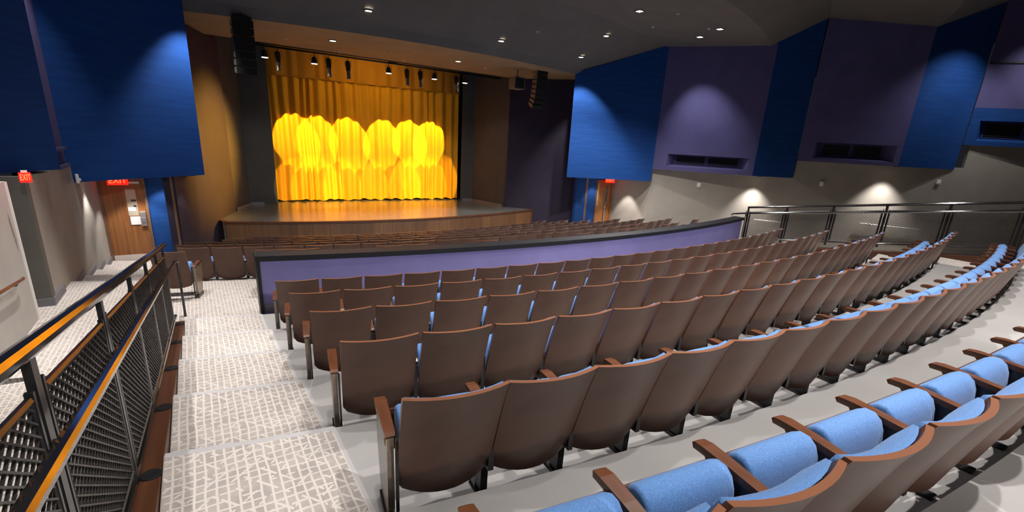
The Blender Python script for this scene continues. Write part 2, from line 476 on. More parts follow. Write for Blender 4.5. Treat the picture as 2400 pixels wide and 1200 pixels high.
# hanging upper walls: blue faces angled to the seats, purple faces between them
bulkhead('wall_upper_left', [(-2.05, 12.5), (0.21, 14.42), (0.15, 15.25), (-2.2, 15.25), (-2.2, 12.5)], 1.5, [M_BLUE, M_PURP, M_GREY], [0, 0, 0, 1, 1])
bulkhead('wall_upper_near_left', [(-3.5, 7.6), (-1.82, 10.60), (-2.05, 10.72), (-3.8, 7.8)], 1.9, [M_BLUE, M_PURP, M_GREY], [0, 0, 1, 1])
m = MB(); m.prism([(-2.05, 12.5), (-2.12, 10.6), (-2.4, 10.6), (-2.4, 12.5)], 1.62, 6.5, 0); m.box((-2.05, 11.9, 2.16), (0.16, 0.9, 0.05)); m.box((-2.05, 11.9, 1.86), (0.2, 0.9, 0.05))
struct(m.build('wall_upper_left_return', M_PURP))
m = MB(); m.prism([(-2.4, 7.0), (-3.4, 7.0), (-9, -14), (-9, 13), (-2.4, 13)], 1.95, 8.0); struct(m.build('wall_upper_left_rear', M_BLUE))
bulkhead('wall_upper_right', [(12.28, 14.60), (15.27, 12.92), (15.45, 13.1), (15.45, 15.25), (13.05, 15.25)], 1.5, [M_BLUE, M_PURP, M_GREY], [0, 0, 0, 0, 0])

def purple_face(m, A, B, zb, zt, hole, depth=0.35, mi=1):
    """upright face A->B with a recessed louvre opening hole=(u0,u1,z0,z1); returns mapping helper"""
    A = Vector((*A, 0)); B = Vector((*B, 0)); t = (B-A).normalized(); n = Vector((-t.y, t.x, 0)); Lh = (B-A).length
    def P(u, z, d=0.0): return tuple(A + t*u + n*d + Vector((0, 0, z)))
    u0, u1, z0, z1 = hole
    zA, zB = zt
    zu = lambda u: zA + (zB-zA)*u/Lh
    m.quad([P(0, zb), P(u0, zb), P(u0, zu(u0)), P(0, zu(0))], mi)
    m.quad([P(u1, zb), P(Lh, zb), P(Lh, zu(Lh)), P(u1, zu(u1))], mi)
    m.quad([P(u0, zb), P(u1, zb), P(u1, z0), P(u0, z0)], mi)
    m.quad([P(u0, z1), P(u1, z1), P(u1, zu(u1)), P(u0, zu(u0))], mi)
    du = 0.28; dz = 0.10
    v = [P(u0, z0), P(u1, z0), P(u1, z1), P(u0, z1), P(u0+du, z0+dz, depth), P(u1-du, z0+dz, depth), P(u1-du, z1, depth), P(u0+du, z1, depth)]
    m.raw(v, [(0, 1, 5, 4), (1, 2, 6, 5), (2, 3, 7, 6), (3, 0, 4, 7), (4, 5, 6, 7)], mi)
    return P, (u0+du, u1-du, z0+dz, z1, depth)

def louvre(name, P, rect, parent, nb=7):
    u0, u1, z0, z1, d = rect
    mid = (u0+u1)/2; w = 0.06
    for a, b in ((u0+0.06, mid-w), (mid+w, u1-0.06)):
        fr = MB()
        za, zb = z0+0.05, z1-0.05
        for (c0, c1, e0, e1) in ((a-0.03, b+0.03, za-0.03, za), (a-0.03, b+0.03, zb, zb+0.03), (a-0.03, a, za, zb), (b, b+0.03, za, zb)):
            q = [P(c0, e0, d-0.03), P(c1, e0, d-0.03), P(c1, e1, d-0.03), P(c0, e1, d-0.03)]
            q2 = [P(c0, e0, d+0.01), P(c1, e0, d+0.01), P(c1, e1, d+0.01), P(c0, e1, d+0.01)]
            fr.raw(q+q2, [(0, 1, 2, 3), (7, 6, 5, 4), (0, 4, 5, 1), (1, 5, 6, 2), (2, 6, 7, 3), (3, 7, 4, 0)])
        f = fr.build('vent_frame', M_PURP, parent)
        g = MB()
        g.quad([P(a, za, d-0.006), P(b, za, d-0.006), P(b, zb, d-0.006), P(a, zb, d-0.006)])
        for k in range(nb):
            z = za + (zb-za)*(k+0.5)/nb
            g.quad([P(a, z, d-0.028), P(b, z, d-0.028), P(b, z+0.02, d-0.008), P(a, z+0.02, d-0.008)])
        g.build('vent_grille', M_GRILLE, f)

def saw(name, P1, P2, P3, zb, hole, mats=None, band=None):
    m = MB()
    cz = lambda p: ceil_z(*p)+0.06
    if band:
        Ph, rect = purple_face(m, P1, P2, zb, (band, band), hole, mi=0)
        m.quad([(*P1, band), (*P2, band), (*P2, cz(P2)), (*P1, cz(P1))], 1)
    else:
        Ph, rect = purple_face(m, P1, P2, zb, (cz(P1), cz(P2)), hole)
    m.quad([(*P2, zb), (*P3, zb), (*P3, cz(P3)), (*P2, cz(P2))], 0)
    b1 = (P1[0]+0.45, P1[1]+0.45); b3 = (P3[0]+0.45, P3[1]+0.45)
    m.quad([(*P3, zb), (*b3, zb), (*b3, cz(P3)), (*P3, cz(P3))], 0)
    m.quad([(*P1, zb), (*b1, zb), (*b3, zb), (*P3, zb), (*P2, zb)], 2)
    o = struct(m.build(name, mats or [M_BLUE, M_PURP, M_GREY]))
    louvre(name, Ph, rect, o)
    return o
saw('wall_upper_right_middle', (15.27, 12.94), (17.54, 10.07), (18.95, 9.28), 1.98, (0.52, 3.45, 2.14, 2.60))
saw('wall_upper_right_rear', (18.95, 9.24), (20.93, 6.75), (22.8, 5.68), 2.62, (0.45, 3.0, 2.74, 3.32))
saw('wall_upper_right_far', (22.8, 5.65), (25.0, 2.85), (26.6, 1.9), 3.48, (0.28, 3.2, 3.63, 4.30), band=4.72)
# a shadow joint high on the far purple face
m = MB(); m.box((23.9, 4.2, 6.15), (0.02, 3.6, 0.05), rz=math.atan2(2.2, 2.8)); struct(m.build('trim_4', M_GRILLE))
# lower right wall: beside the door, then splayed outwards
wall('wall_right', [(15.42, 15.1), (15.42, 13.07)], -1.4, 2.05, M_GREY, 0.15, 1)
wall('wall_right_front', [(15.42, 13.07), (19.15, 9.36)], -1.4, 2.05, M_GREY, 0.15, 1)
wall('wall_right_middle', [(19.15, 9.36), (23.05, 5.49)], -1.4, 2.7, M_GREY, 0.15, 1)
wall('wall_right_rear', [(23.05, 5.49), (27.5, 1.0), (27.5, -14)], -1.4, 3.55, M_GREY, 0.15, 1)
wall('wall_rear', [(29, -14), (-9, -14)], -0.5, 8.2, M_GREY, 0.2, 1)
m = MB()
for a, b in (((17.6, 10.88), (23.68, 4.83)),):
    a = Vector((*a, 0)); b = Vector((*b, 0)); t = (b-a).normalized(); n = Vector((t.y, -t.x, 0))*0.02
    m.prism([a.xy, b.xy, (b+n).xy, (a+n).xy], -0.9, -0.78)
struct(m.build('baseboard_right', M_BASE))
# purple curved parapet, black cap and end, grey baseboard
RP = 27.08
PX0, PX1 = 0.62, 13.0
struct(arc_slab(PX0, PX1, RP-0.16, RP, -0.05, 0.93, 0.3).build('wall_parapet', M_PARA))
par = bpy.data.objects['wall_parapet']
arc_slab(PX0-0.05, PX1+0.05, RP-0.26, RP+0.035, 0.925, 1.0, 0.3).build('cap', M_CAP, par)
arc_slab(PX0-0.045, PX0+0.002, RP-0.22, RP+0.02, 0.0, 0.93, 0.05).build('end_trim', M_CAP, par)
arc_slab(PX0+0.01, PX1, RP, RP+0.018, T(4), T(4)+0.1, 0.3).build('baseboard', M_BASE, par)

# ================================================================== CEILING
m = MB()
X = xs(-9.5, 30, 0.5)
rows = []
YH = 17.6
def cy_at(x, R):
    d = R*R-(x-CX)**2
    return min(YH, CY - math.sqrt(d)) if d > 0 else YH
rows.append([(x, YH, 5.25) for x in X])
for R, z in CEIL[1:]:
    rows.append([(x, cy_at(x, R), z) for x in X])
nX = len(X)
v = [p for r in rows for p in r]
f = []
for j in range(len(rows)-1):
    for i in range(nX-1):
        f.append((j*nX+i, j*nX+i+1, (j+1)*nX+i+1, (j+1)*nX+i))
m.raw(v, f)
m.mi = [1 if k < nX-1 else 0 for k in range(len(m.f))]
M_CEILF = noisy('bounce_tinted_ceiling', (0.24, 0.18, 0.10), (0.27, 0.20, 0.115), (1.5, 1.5, 1.5), 0.85, 3, spec=0.2)  # front strip coloured ochre to stand in for amber bounce light from the curtain
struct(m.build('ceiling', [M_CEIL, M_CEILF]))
m = MB(); m.box((6.35, YH+0.06, 5.7), (14, 0.12, 0.9)); struct(m.build('ceiling_header', M_CEIL))
m = MB(); m.box((6.35, 21.0, 7.6), (16, 7.2, 0.2)); m.box((0.2, 21, 6.7), (0.2, 7, 2.0)); m.box((12.6, 21, 6.7), (0.2, 7, 2.0)); struct(m.build('ceiling_stage', M_GRILLE))

# ================================================================== CURTAIN
CA, CB = Vector((2.12, 21.16, 0)), Vector((10.48, 20.71, 0))
def drape(name, u0, u1, z0, z1, off, amp, mt, parent, period=0.3, rows=10, flare=0.0, seed=1):
    rnd = random.Random(seed)
    t = (CB-CA).normalized(); n = Vector((t.y, -t.x, 0))
    Lh = (CB-CA).length
    knots = [u0]
    while knots[-1] < u1: knots.append(knots[-1] + period*rnd.uniform(0.6, 1.5))
    amps = [rnd.uniform(0.45, 1.0) for _ in knots]
    def wave(u):
        for k in range(len(knots)-1):
            if u <= knots[k+1]:
                s = (u-knots[k])/(knots[k+1]-knots[k])
                return amps[k]*(0.5-0.5*math.cos(2*PI*s))**0.75
        return 0
    U = xs(u0, u1, 0.032)
    m = MB(); v = []; f = []
    for r in range(rows+1):
        z = z0 + (z1-z0)*r/rows
        k = (z-z0)/(z1-z0)
        for u in U:
            w = wave(u + 0.02*math.sin(z*1.3+u*2)) * amp * (1-0.25*k)
            p = CA + t*u + n*(off + w)
            zz = z
            if r == 0: zz += 0.035*math.sin(u*5.1) * 0.5 + 0.02*math.sin(u*13)
            v.append((p.x, p.y, zz))
    nu = len(U)
    for r in range(rows):
        for i in range(nu-1):
            f.append((r*nu+i, r*nu+i+1, (r+1)*nu+i+1, (r+1)*nu+i))
    m.raw(v, f)
    return m.build(name, mt, parent, smooth=True)
cur = thing('stage_curtain', 'gold pleated house curtain closed across the stage, lit in bright yellow pools', 'curtain', (0, 0, 0))
LC = (CB-CA).length
drape('left_drape', -0.05, LC/2+0.1, ZS+0.05, 5.6, 0.0, 0.25, M_GOLD, cur, 0.34, 12, seed=3)
drape('right_drape', LC/2-0.1, LC+0.03, ZS+0.05, 5.6, 0.02, 0.25, M_GOLD, cur, 0.34, 12, seed=5)
val = thing('curtain_valance', 'darker gold valance hanging across the top of the stage curtain', 'curtain', (0, 0, 0))
drape('valance_cloth', 0.12, LC, 4.66, 5.95, 0.27, 0.10, M_GOLD2, val, 0.5, 4, seed=8)
vh = MB()
t = (CB-CA).normalized(); n = Vector((t.y, -t.x, 0))
a = CA + t*0.12 + n*0.30; b = CA + t*LC + n*0.30
vh.tube([(a.x, a.y, 4.665), (b.x, b.y, 4.665)], 0.018, 6)
vh.build('hem', M_GOLD2, val)

# ================================================================== SEATS
SW = 0.498
def shell_mesh():
    """curved back shell, square top and rounded bottom corners; rim in the lighter edge colour"""
    nu, nv = 10, 10; th = 0.025
    m = MB(); front = []; back = []
    def P(u, v, d):
        z = 0.185 + (0.828-0.185)*v
        hw = 0.2395 - 0.006*(1-v)
        if v < 0.1: hw *= math.sqrt(max(0.0, 1-((0.1-v)/0.1)**2*0.20))
        zz = z
        if v < 0.001: zz = z + 0.03*abs(u)**2.4
        elif v < 0.2: zz = z + 0.03*abs(u)**2.4*(1-v/0.2)
        y = 0.215*(1-v)**0.85 + 0.052*abs(u)**2.0*(1.0) - 0.052
        y = y + 0.0
        return (u*hw, y + d, zz)
    idx = {}
    for s, d in ((0, 0.0), (1, th)):
        for j in range(nv+1):
            for i in range(nu+1):
                idx[s, i, j] = len(m.v); m.v.append(P(-1+2*i/nu, j/nv, d))
    for j in range(nv):
        for i in range(nu):
            m.f.append((idx[0, i, j], idx[0, i+1, j], idx[0, i+1, j+1], idx[0, i, j+1])); m.mi.append(0)
            m.f.append((idx[1, i, j], idx[1, i, j+1], idx[1, i+1, j+1], idx[1, i+1, j])); m.mi.append(0)
    loop = [(i, 0) for i in range(nu)] + [(nu, j) for j in range(nv)] + [(i, nv) for i in range(nu, 0, -1)] + [(0, j) for j in range(nv, 0, -1)]
    n = len(loop); b0 = len(m.v)
    m.v += [m.v[idx[0, i, j]] for i, j in loop] + [m.v[idx[1, i, j]] for i, j in loop]
    for k in range(n):
        q = (k+1) % n
        m.f.append((b0+k, b0+q, b0+n+q, b0+n+k)); m.mi.append(1)
    me = m.mesh('back_shell', [M_SHELL, M_EDGE])
    for p in me.polygons: p.use_smooth = p.material_index == 0
    return me
def cushion_mesh():
    """padded front of the backrest"""
    nu, nv = 8, 8
    m = MB()
    def P(u, v, d):
        z = 0.43 + (0.812-0.43)*v
        vv = (z-0.185)/(0.828-0.185)
        y = 0.215*(1-vv)**0.85 + 0.052*u*u - 0.052 + 0.026
        k = (1-abs(u)**5)*(1-abs(2*v-1)**6)
        return (u*(SW/2-0.022), y + d*(0.018+0.045*k), z)
    idx = {}
    for s, d in ((0, 0.0), (1, 1.0)):
        for j in range(nv+1):
            for i in range(nu+1):
                idx[s, i, j] = len(m.v); m.v.append(P(-1+2*i/nu, j/nv, d))
    for j in range(nv):
        for i in range(nu):
            m.f.append((idx[1, i, j], idx[1, i, j+1], idx[1, i+1, j+1], idx[1, i+1, j])); m.mi.append(0)
    for i in range(nu):
        m.f.append((idx[0, i, nv], idx[0, i+1, nv], idx[1, i+1, nv], idx[1, i, nv])); m.mi.append(0)
        m.f.append((idx[0, i, 0], idx[1, i, 0], idx[1, i+1, 0], idx[0, i+1, 0])); m.mi.append(0)
    for j in range(nv):
        m.f.append((idx[0, 0, j], idx[0, 0, j+1], idx[1, 0, j+1], idx[1, 0, j])); m.mi.append(0)
        m.f.append((idx[0, nu, j], idx[1, nu, j], idx[1, nu, j+1], idx[0, nu, j+1])); m.mi.append(0)
    return m.mesh('back_cushion', M_SEAT, True)
def loft(profile, xsn, scale_fn, name, mt, smooth=True):
    """closed y-z profile swept over x stations with a scale about the profile centre"""
    cyz = (sum(p[0] for p in profile)/len(profile), sum(p[1] for p in profile)/len(profile))
    m = MB(); n = len(profile)
    for x in xsn:
        s = scale_fn(x)
        for p in profile: m.v.append((x, cyz[0]+(p[0]-cyz[0])*s, cyz[1]+(p[1]-cyz[1])*s))
    for k in range(len(xsn)-1):
        for i in range(n):
            j = (i+1) % n
            m.f.append((k*n+i, k*n+j, (k+1)*n+j, (k+1)*n+i)); m.mi.append(0)
    m.f.append(tuple(range(n-1, -1, -1))); m.f.append(tuple((len(xsn)-1)*n+i for i in range(n))); m.mi += [0, 0]
    return m.mesh(name, mt, smooth)
# seat pad tipped up on its hinge: upholstery faces the backrest, rounded front edge on top
seat_prof = [(0.300, 0.315), (0.285, 0.37), (0.288, 0.44), (0.298, 0.505), (0.318, 0.552), (0.352, 0.578), (0.392, 0.578), (0.425, 0.554), (0.440, 0.52), (0.436, 0.46), (0.420, 0.39), (0.395, 0.32)]
ME_SEAT = loft(seat_prof, [-0.206, -0.202, -0.19, -0.12, 0, 0.12, 0.19, 0.202, 0.206], lambda x: 0.80 if abs(x) > 0.205 else 0.93 if abs(x) > 0.2 else 0.985 if abs(x) > 0.18 else 1.0, 'seat_cushion', M_SEAT)
pan_prof = [(0.398, 0.315), (0.424, 0.39), (0.441, 0.46), (0.446, 0.52), (0.458, 0.52), (0.455, 0.46), (0.440, 0.39), (0.412, 0.31)]
ME_PAN = loft(pan_prof, [-0.22, -0.1, 0.1, 0.22], lambda x: 1.0, 'seat_pan', M_SHELL, False)
ME_SHELL = shell_mesh()
ME_CUSH = cushion_mesh()
def arm_mesh():
    m = MB()
    prof = [(0.205, 0.515), (0.20, 0.53), (0.215, 0.545), (0.35, 0.556), (0.48, 0.562), (0.525, 0.556), (0.545, 0.54), (0.53, 0.524), (0.45, 0.528)]
    wd = [0.022, 0.023, 0.025, 0.028, 0.031, 0.027, 0.016, 0.024, 0.029]
    n = len(prof)
    m.v = [(-w, p[0], p[1]) for p, w in zip(prof, wd)] + [(w, p[0], p[1]) for p, w in zip(prof, wd)]
    m.f = [tuple(range(n)), tuple(range(2*n-1, n-1, -1))] + [(i, n+i, n+(i+1) % n, (i+1) % n) for i in range(n)]
    m.mi = [0]*len(m.f)
    return m.mesh('armrest', M_ARM)
def std_mesh():
    m = MB()
    m.extr([(0.21, 0.52), (0.48, 0.53), (0.40, 0.43), (0.345, 0.30), (0.335, 0.02), (0.255, 0.02), (0.25, 0.30), (0.215, 0.42)], 'x', -0.02, 0.02)
    m.box((0, 0.30, 0.011), (0.06, 0.20, 0.022))
    m.box((0, 0.30, 0.335), (0.07, 0.05, 0.05))
    m.box((0, 0.205, 0.37), (0.03, 0.07, 0.28))
    return m.mesh('standard', M_BLACK)
def panel_mesh():
    m = MB()
    m.extr([(0.20, 0.515), (0.52, 0.53), (0.535, 0.48), (0.535, 0.32), (0.46, 0.10), (0.43, 0.045), (0.24, 0.045), (0.20, 0.12)], 'x', -0.016, 0.016)
    return m.mesh('end_panel', M_PANEL)
def foot_mesh():
    m = MB(); m.box((0, 0.31, 0.024), (0.05, 0.26, 0.048)); m.box((0.024, 0.17, 0.28), (0.012, 0.03, 0.5)); return m.mesh('foot', M_BLACK)
def ring_mesh():
    m = MB(); n = 14
    for r in (0.75, 1.0):
        for x in (-0.002, 0.0):
            for k in range(n):
                a = 2*PI*k/n; m.v.append((x, 0.26+0.016*r*math.cos(a), 0.47+0.024*r*math.sin(a)))
    for k in range(n):
        j = (k+1) % n
        m.f += [(k, j, 2*n+j, 2*n+k), (2*n+k, 2*n+j, 3*n+j, 3*n+k), (k, n+k, n+j, j)]
    m.mi = [0]*len(m.f)
    return m.mesh('row_marker', M_BRASS)
ME_ARM, ME_STD, ME_PANEL, ME_FOOT, ME_RING = arm_mesh(), std_mesh(), panel_mesh(), foot_mesh(), ring_mesh()
BEV = {}
def child(name, me, parent, x=0.0, flip=False):
    o = bpy.data.objects.new(name, me); COL.objects.link(o); o.parent = parent; o.location = (x, 0, 0)
    if flip: o.scale = (-1, 1, 1)
    return o
ORD = ['zeroth', 'first', 'second', 'third', 'fourth', 'fifth', 'sixth', 'seventh', 'eighth', 'ninth', 'tenth', 'eleventh', 'twelfth', 'thirteenth', 'fourteenth', 'fifteenth', 'sixteenth', 'seventeenth', 'eighteenth', 'nineteenth', 'twentieth', 'twenty-first', 'twenty-second', 'twenty-third', 'twenty-fourth', 'twenty-fifth', 'twenty-sixth', 'twenty-seventh', 'twenty-eighth', 'twenty-ninth', 'thirtieth']
NSEAT = [0]
def seat(x, y, z, th, w, label, group, lend=False, rend=False, detail=True):
    o = thing('theatre_seat', label, 'seat', (x, y, z), th, group)
    child('back_shell', ME_SHELL, o); child('back_cushion', ME_CUSH, o); child('seat_cushion', ME_SEAT, o)
    if detail: child('seat_pan', ME_PAN, o)
    ends = [(-w/2, lend, False)] + ([(w/2, True, True)] if rend else [])
    for xx, end, fl in ends:
        if end:
            xx += 0.022 if fl else -0.022
            p = child('end_panel', ME_PANEL, o, xx, fl)
            child('foot', ME_FOOT, p); child('row_marker', ME_RING, p).location = (-0.0165, 0, 0)
            child('armrest', ME_ARM, o, xx)
        else:
            child('standard', ME_STD, o, xx); child('armrest', ME_ARM, o, xx)
    NSEAT[0] += 1
    return o
def in_view(x, y, z):
    pts = [pix((x+dx, y+dy, z+dz)) for dx in (-0.25, 0.25) for dy in (-0.1, 0.5) for dz in (0.05, 0.83)]
    return any(p and -25 < p[0] < 2425 and -25 < p[1] < 1225 for p in pts)
def row(R, z, x0, x1, w0, name, group, detail=True):
    a0, a1 = math.asin((x0-CX)/R), math.asin((x1-CX)/R)
    n = max(1, round(R*(a1-a0)/w0))
    for k in range(n):
        th = a0 + (a1-a0)*(k+0.5)/n
        x, y = CX + R*math.sin(th), CY - R*math.cos(th)
        if not in_view(x, y, z): continue
        w = R*(a1-a0)/n
        lab = 'brown theatre seat, %s from left end, %s' % (ORD[k+1], name)
        seat(x, y, z, th, w, lab, group, k == 0, k == n-1, detail)
UP = [(4, 0.632, 12.30, 0.518, 'row right behind the purple wall'), (3, 0.618, 12.05, 0.5157, 'second row behind the purple wall'),
      (2, 0.619, 11.93, 0.508, 'third row behind the purple wall'), (1, 0.601, 12.22, 0.505, 'fourth row behind the purple wall'),
      (0, 0.603, 12.10, 0.4915, 'fifth row behind the purple wall'), (-1, 0.545, 12.10, 0.5046, 'nearest row of blue cushions')]
for i, xa, xb, w0, nm in UP:
    row(R0 - DR*i, T(i), xa, xb, w0, nm, 'seats in the ' + nm)
LOW = [(1, -0.43, 12.76), (2, -0.48, 12.68), (3, -0.37, 12.62), (4, 0.34, 12.01), (5, 0.58, 11.85), (6, 1.14, 11.55)]
LN = ['', 'first full row beyond the purple wall', 'second full row beyond the purple wall', 'third full row beyond the purple wall', 'third row from the stage', 'second row from the stage', 'row nearest the stage']
for n, xa, xb in LOW:
    row(RL(n), -RISE*n, xa, xb, 0.512, LN[n], 'seats in the ' + LN[n], detail=False)
G0 = [(-0.75, -0.26), (0.68, 1.60), (2.56, 3.48), (4.46, 4.97), (6.92, 7.43), (8.42, 9.40), (10.28, 11.19), (12.03, 12.54)]
gi = 0
for a, b in G0:
    R = 25.95; a0, a1 = math.asin((a-CX)/R), math.asin((b-CX)/R); n = max(1, round((b-a)/0.48))
    for k in range(n):
        th = a0+(a1-a0)*(k+0.5)/n; x, y = CX+R*math.sin(th), CY-R*math.cos(th); gi += 1
        if in_view(x, y, 0):
            seat(x, y, 0.0, th, R*(a1-a0)/n, 'brown theatre seat, %s from left, broken row just beyond the purple wall' % ORD[gi], 'seats in the broken row beyond the purple wall', k == 0, k == n-1)

# ================================================================== GUARD RAILS
def nose(y): return T(0) - SLOPE*(y-2.819)
def diamond(m, x, ya, yb, hz0, hz1, pitch=0.036, ang=math.radians(30)):
    """expanded-metal lattice in the sloped panel ya..yb, heights hz0..hz1 over the nosing line (sheared with the slope)"""
    Hh = hz1-hz0; Wd = yb-ya
    k = math.tan(ang)
    for sgn, w, th in ((1, 0.008, 0.0045), (-1, 0.017, 0.0065)):
        step = pitch/math.cos(ang)*1.0
        c = -Wd*k if sgn > 0 else 0
        end = Hh if sgn > 0 else Hh + Wd*k
        while c < end:
            c += step
            # line h = c + sgn*k*u
            if sgn > 0:
                u0 = max(0, (0-c)/k); u1 = min(Wd, (Hh-c)/k)
            else:
                u0 = max(0, (c-Hh)/k); u1 = min(Wd, c/k)
            if u1 - u0 < 0.015: continue
            h0 = c+sgn*k*u0; h1 = c+sgn*k*u1
            p0 = (x, ya+u0, nose(ya+u0)+hz0+h0); p1 = (x, ya+u1, nose(ya+u1)+hz0+h1)
            dy, dz = p1[1]-p0[1], p1[2]-p0[2]; l = math.hypot(dy, dz); ny, nz = -dz/l*th/2, dy/l*th/2
            a, b = x-w/2, x+w/2
            v = [(a, p0[1]+ny, p0[2]+nz), (b, p0[1]+ny, p0[2]+nz), (b, p0[1]-ny, p0[2]-nz), (a, p0[1]-ny, p0[2]-nz),
                 (a, p1[1]+ny, p1[2]+nz), (b, p1[1]+ny, p1[2]+nz), (b, p1[1]-ny, p1[2]-nz), (a, p1[1]-ny, p1[2]-nz)]
            m.raw(v, [(0, 1, 5, 4), (1, 2, 6, 5), (2, 3, 7, 6), (3, 0, 4, 7)])

def guard(x, side, ht, hb, hh, ys, yend, label):
    """sloping guard: posts, top rail, bottom rail, framed mesh panels, handrail on the aisle side"""
    g = thing('guard_rail', label, 'railing', (x, (ys[0]+ys[-1])/2, 0.0))
    oy = g.location.y
    def put(m, name, mt, parent=g, smooth=False):
        m.v = [(a-x, b-oy, c) for a, b, c in m.v]
        return m.build(name, mt, parent, smooth)
    def hy(y, h): return (x, y, nose(y)+h)
    m = MB(); m.tube([hy(ys[0]-0.5 if side > 0 else ys[0]-0.2, ht-0.025), hy(yend, ht-0.025)], 0.028, 10, ph=0.5); put(m, 'top_rail', M_RAIL)
    m = MB(); m.tube([hy(ys[0]-0.5, hb), hy(yend, hb)], 0.02, 10, ph=0.5); put(m, 'bottom_rail', M_RAIL)
    for y in ys:
        m = MB(); m.box((x, y, nose(y)+(ht-0.04+hb-0.08)/2), (0.022, 0.05, ht-0.04-hb+0.08)); p = put(m, 'post', M_BLACK)
        m = MB(); m.box((x, y+0.055, nose(y)+(ht-0.1+hb)/2), (0.02, 0.016, ht-0.16-hb)); m.box((x, y-0.055, nose(y)+(ht-0.1+hb)/2), (0.02, 0.016, ht-0.16-hb)); put(m, 'mounting_bar', M_BLACK, p)
        m = MB(); m.cyl((x+side*0.06, y+0.03, nose(y)-0.02), 0.05, 0.03, 14); put(m, 'foot_plate', M_BLACK, p)
    for a, b in zip(ys, ys[1:]):
        pa, pb = a+0.075, b-0.075
        fr = MB()
        h0, h1 = hb+0.055, ht-0.16
        for h in (h0, h1): fr.tube([hy(pa, h), hy(pb, h)], 0.012, 6)
        for y in (pa, pb): fr.tube([hy(y, h0), hy(y, h1)], 0.010, 6)
        f = put(fr, 'panel_frame', M_BLACK)
        d = MB(); diamond(d, x, pa, pb, h0, h1)
        o = put(d, 'mesh_infill', M_MESH, f); o['kind'] = 'stuff'
    xh = x + side*0.075
    yb = yend + 0.42
    zb = 0.0
    path = [(xh, ys[0]-0.5, nose(ys[0]-0.5)+hh), (xh, yend-0.25, nose(yend-0.25)+hh), (xh, yend+0.05, nose(yend+0.05)+hh), (xh+side*0.01, yb-0.05, nose(yend+0.4)+hh-0.01), (xh+side*0.015, yb, nose(yend+0.4)+hh-0.05)]
    m = MB(); m.tube(path, 0.024, 10, ph=0.5); hr = put(m, 'handrail', M_RAIL)
    m = MB(); m.tube([(xh+side*0.02, yb-0.05, 0.0), (xh+side*0.02, yb-0.02, nose(yend+0.4)+hh-0.02)], 0.017, 10); put(m, 'handrail_post', M_BLACK, smooth=True)
    for y in ys:
        m = MB(); m.tube([(x, y, nose(y)+hh-0.09), (x+side*0.05, y, nose(y)+hh-0.085), (xh, y, nose(y)+hh-0.02)], 0.009, 6); m.box((x+side*0.014, y, nose(y)+hh-0.09), (0.012, 0.035, 0.07)); put(m, 'bracket', M_BLACK, hr)
    return g
LYS = [0.63, 1.72, 2.81, 3.90, 4.98, 6.07, 7.16]
guard(-0.45, 1, 1.09, 0.055, 0.82, LYS, 7.62, 'black sloping guard rail with mesh panels beside the carpeted steps at left')
RYS = [0.95, 2.04, 3.13, 4.22, 5.30, 6.40, 7.46]
gr = guard(13.15, -1, 1.19, 0.26, 1.0, RYS, 7.48, 'black guard rail with mesh panels along the far right aisle')
# curbs under the guards
for nm, xa, xb, h in (('trim_5', -0.64, -0.345, 0.0), ('trim_6', 13.04, 13.32, 0.09)):
    m = MB()
    m.extr([(-1.0, -0.05), (-1.0, nose(-1.0)+h), (7.45, nose(7.45)+h), (7.45, -0.05)], 'x', xa, xb)
    struct(m.build(nm, M_CURB, None, False, 0.006, 2))

# ramp handrails on the corridor side, and wall handrails
def wall_rail(label, pts, brk, off):
    t = thing('wall_handrail', label, 'handrail', pts[0])
    o = Vector(pts[0])
    m = MB(); m.tube([Vector(p)-o for p in pts], 0.02, 10); h = m.build('rail', M_ARM if 'near' in label else M_WHITE, t, True)  # far rails are white, not steel: the soffit light is put into the colour
    for p in brk:
        p = Vector(p)-o; m = MB(); m.tube([p, p+Vector((off[0]*0.4, off[1]*0.4, -0.06)), p+Vector((off[0], off[1], -0.07))], 0.008, 6); m.build('bracket', M_BLACK, t, True)
wall_rail('brown handrail on the pale wall at the near left edge', [(-1.95, 6.2, 0.92), (-1.95, 7.6, 0.79), (-1.95, 8.0, 0.755), (-1.97, 8.12, 0.74)], [(-1.95, 7.9, 0.765), (-1.95, 6.6, 0.88)], (-0.1, 0))
wall_rail('short lit steel handrail on the grey wall seen through the first mesh panel', [(18.25, 10.05, 0.30), (19.0, 9.32, 0.27)], [(18.4, 9.9, 0.3), (18.85, 9.47, 0.28)], (0.12, 0.12))
wall_rail('long lit steel handrail on the grey wall behind the seats at far right', [(20.9, 7.47, 0.47), (22.4, 5.99, 0.40)], [(21.2, 7.18, 0.46), (22.1, 6.29, 0.42)], (0.12, 0.12))

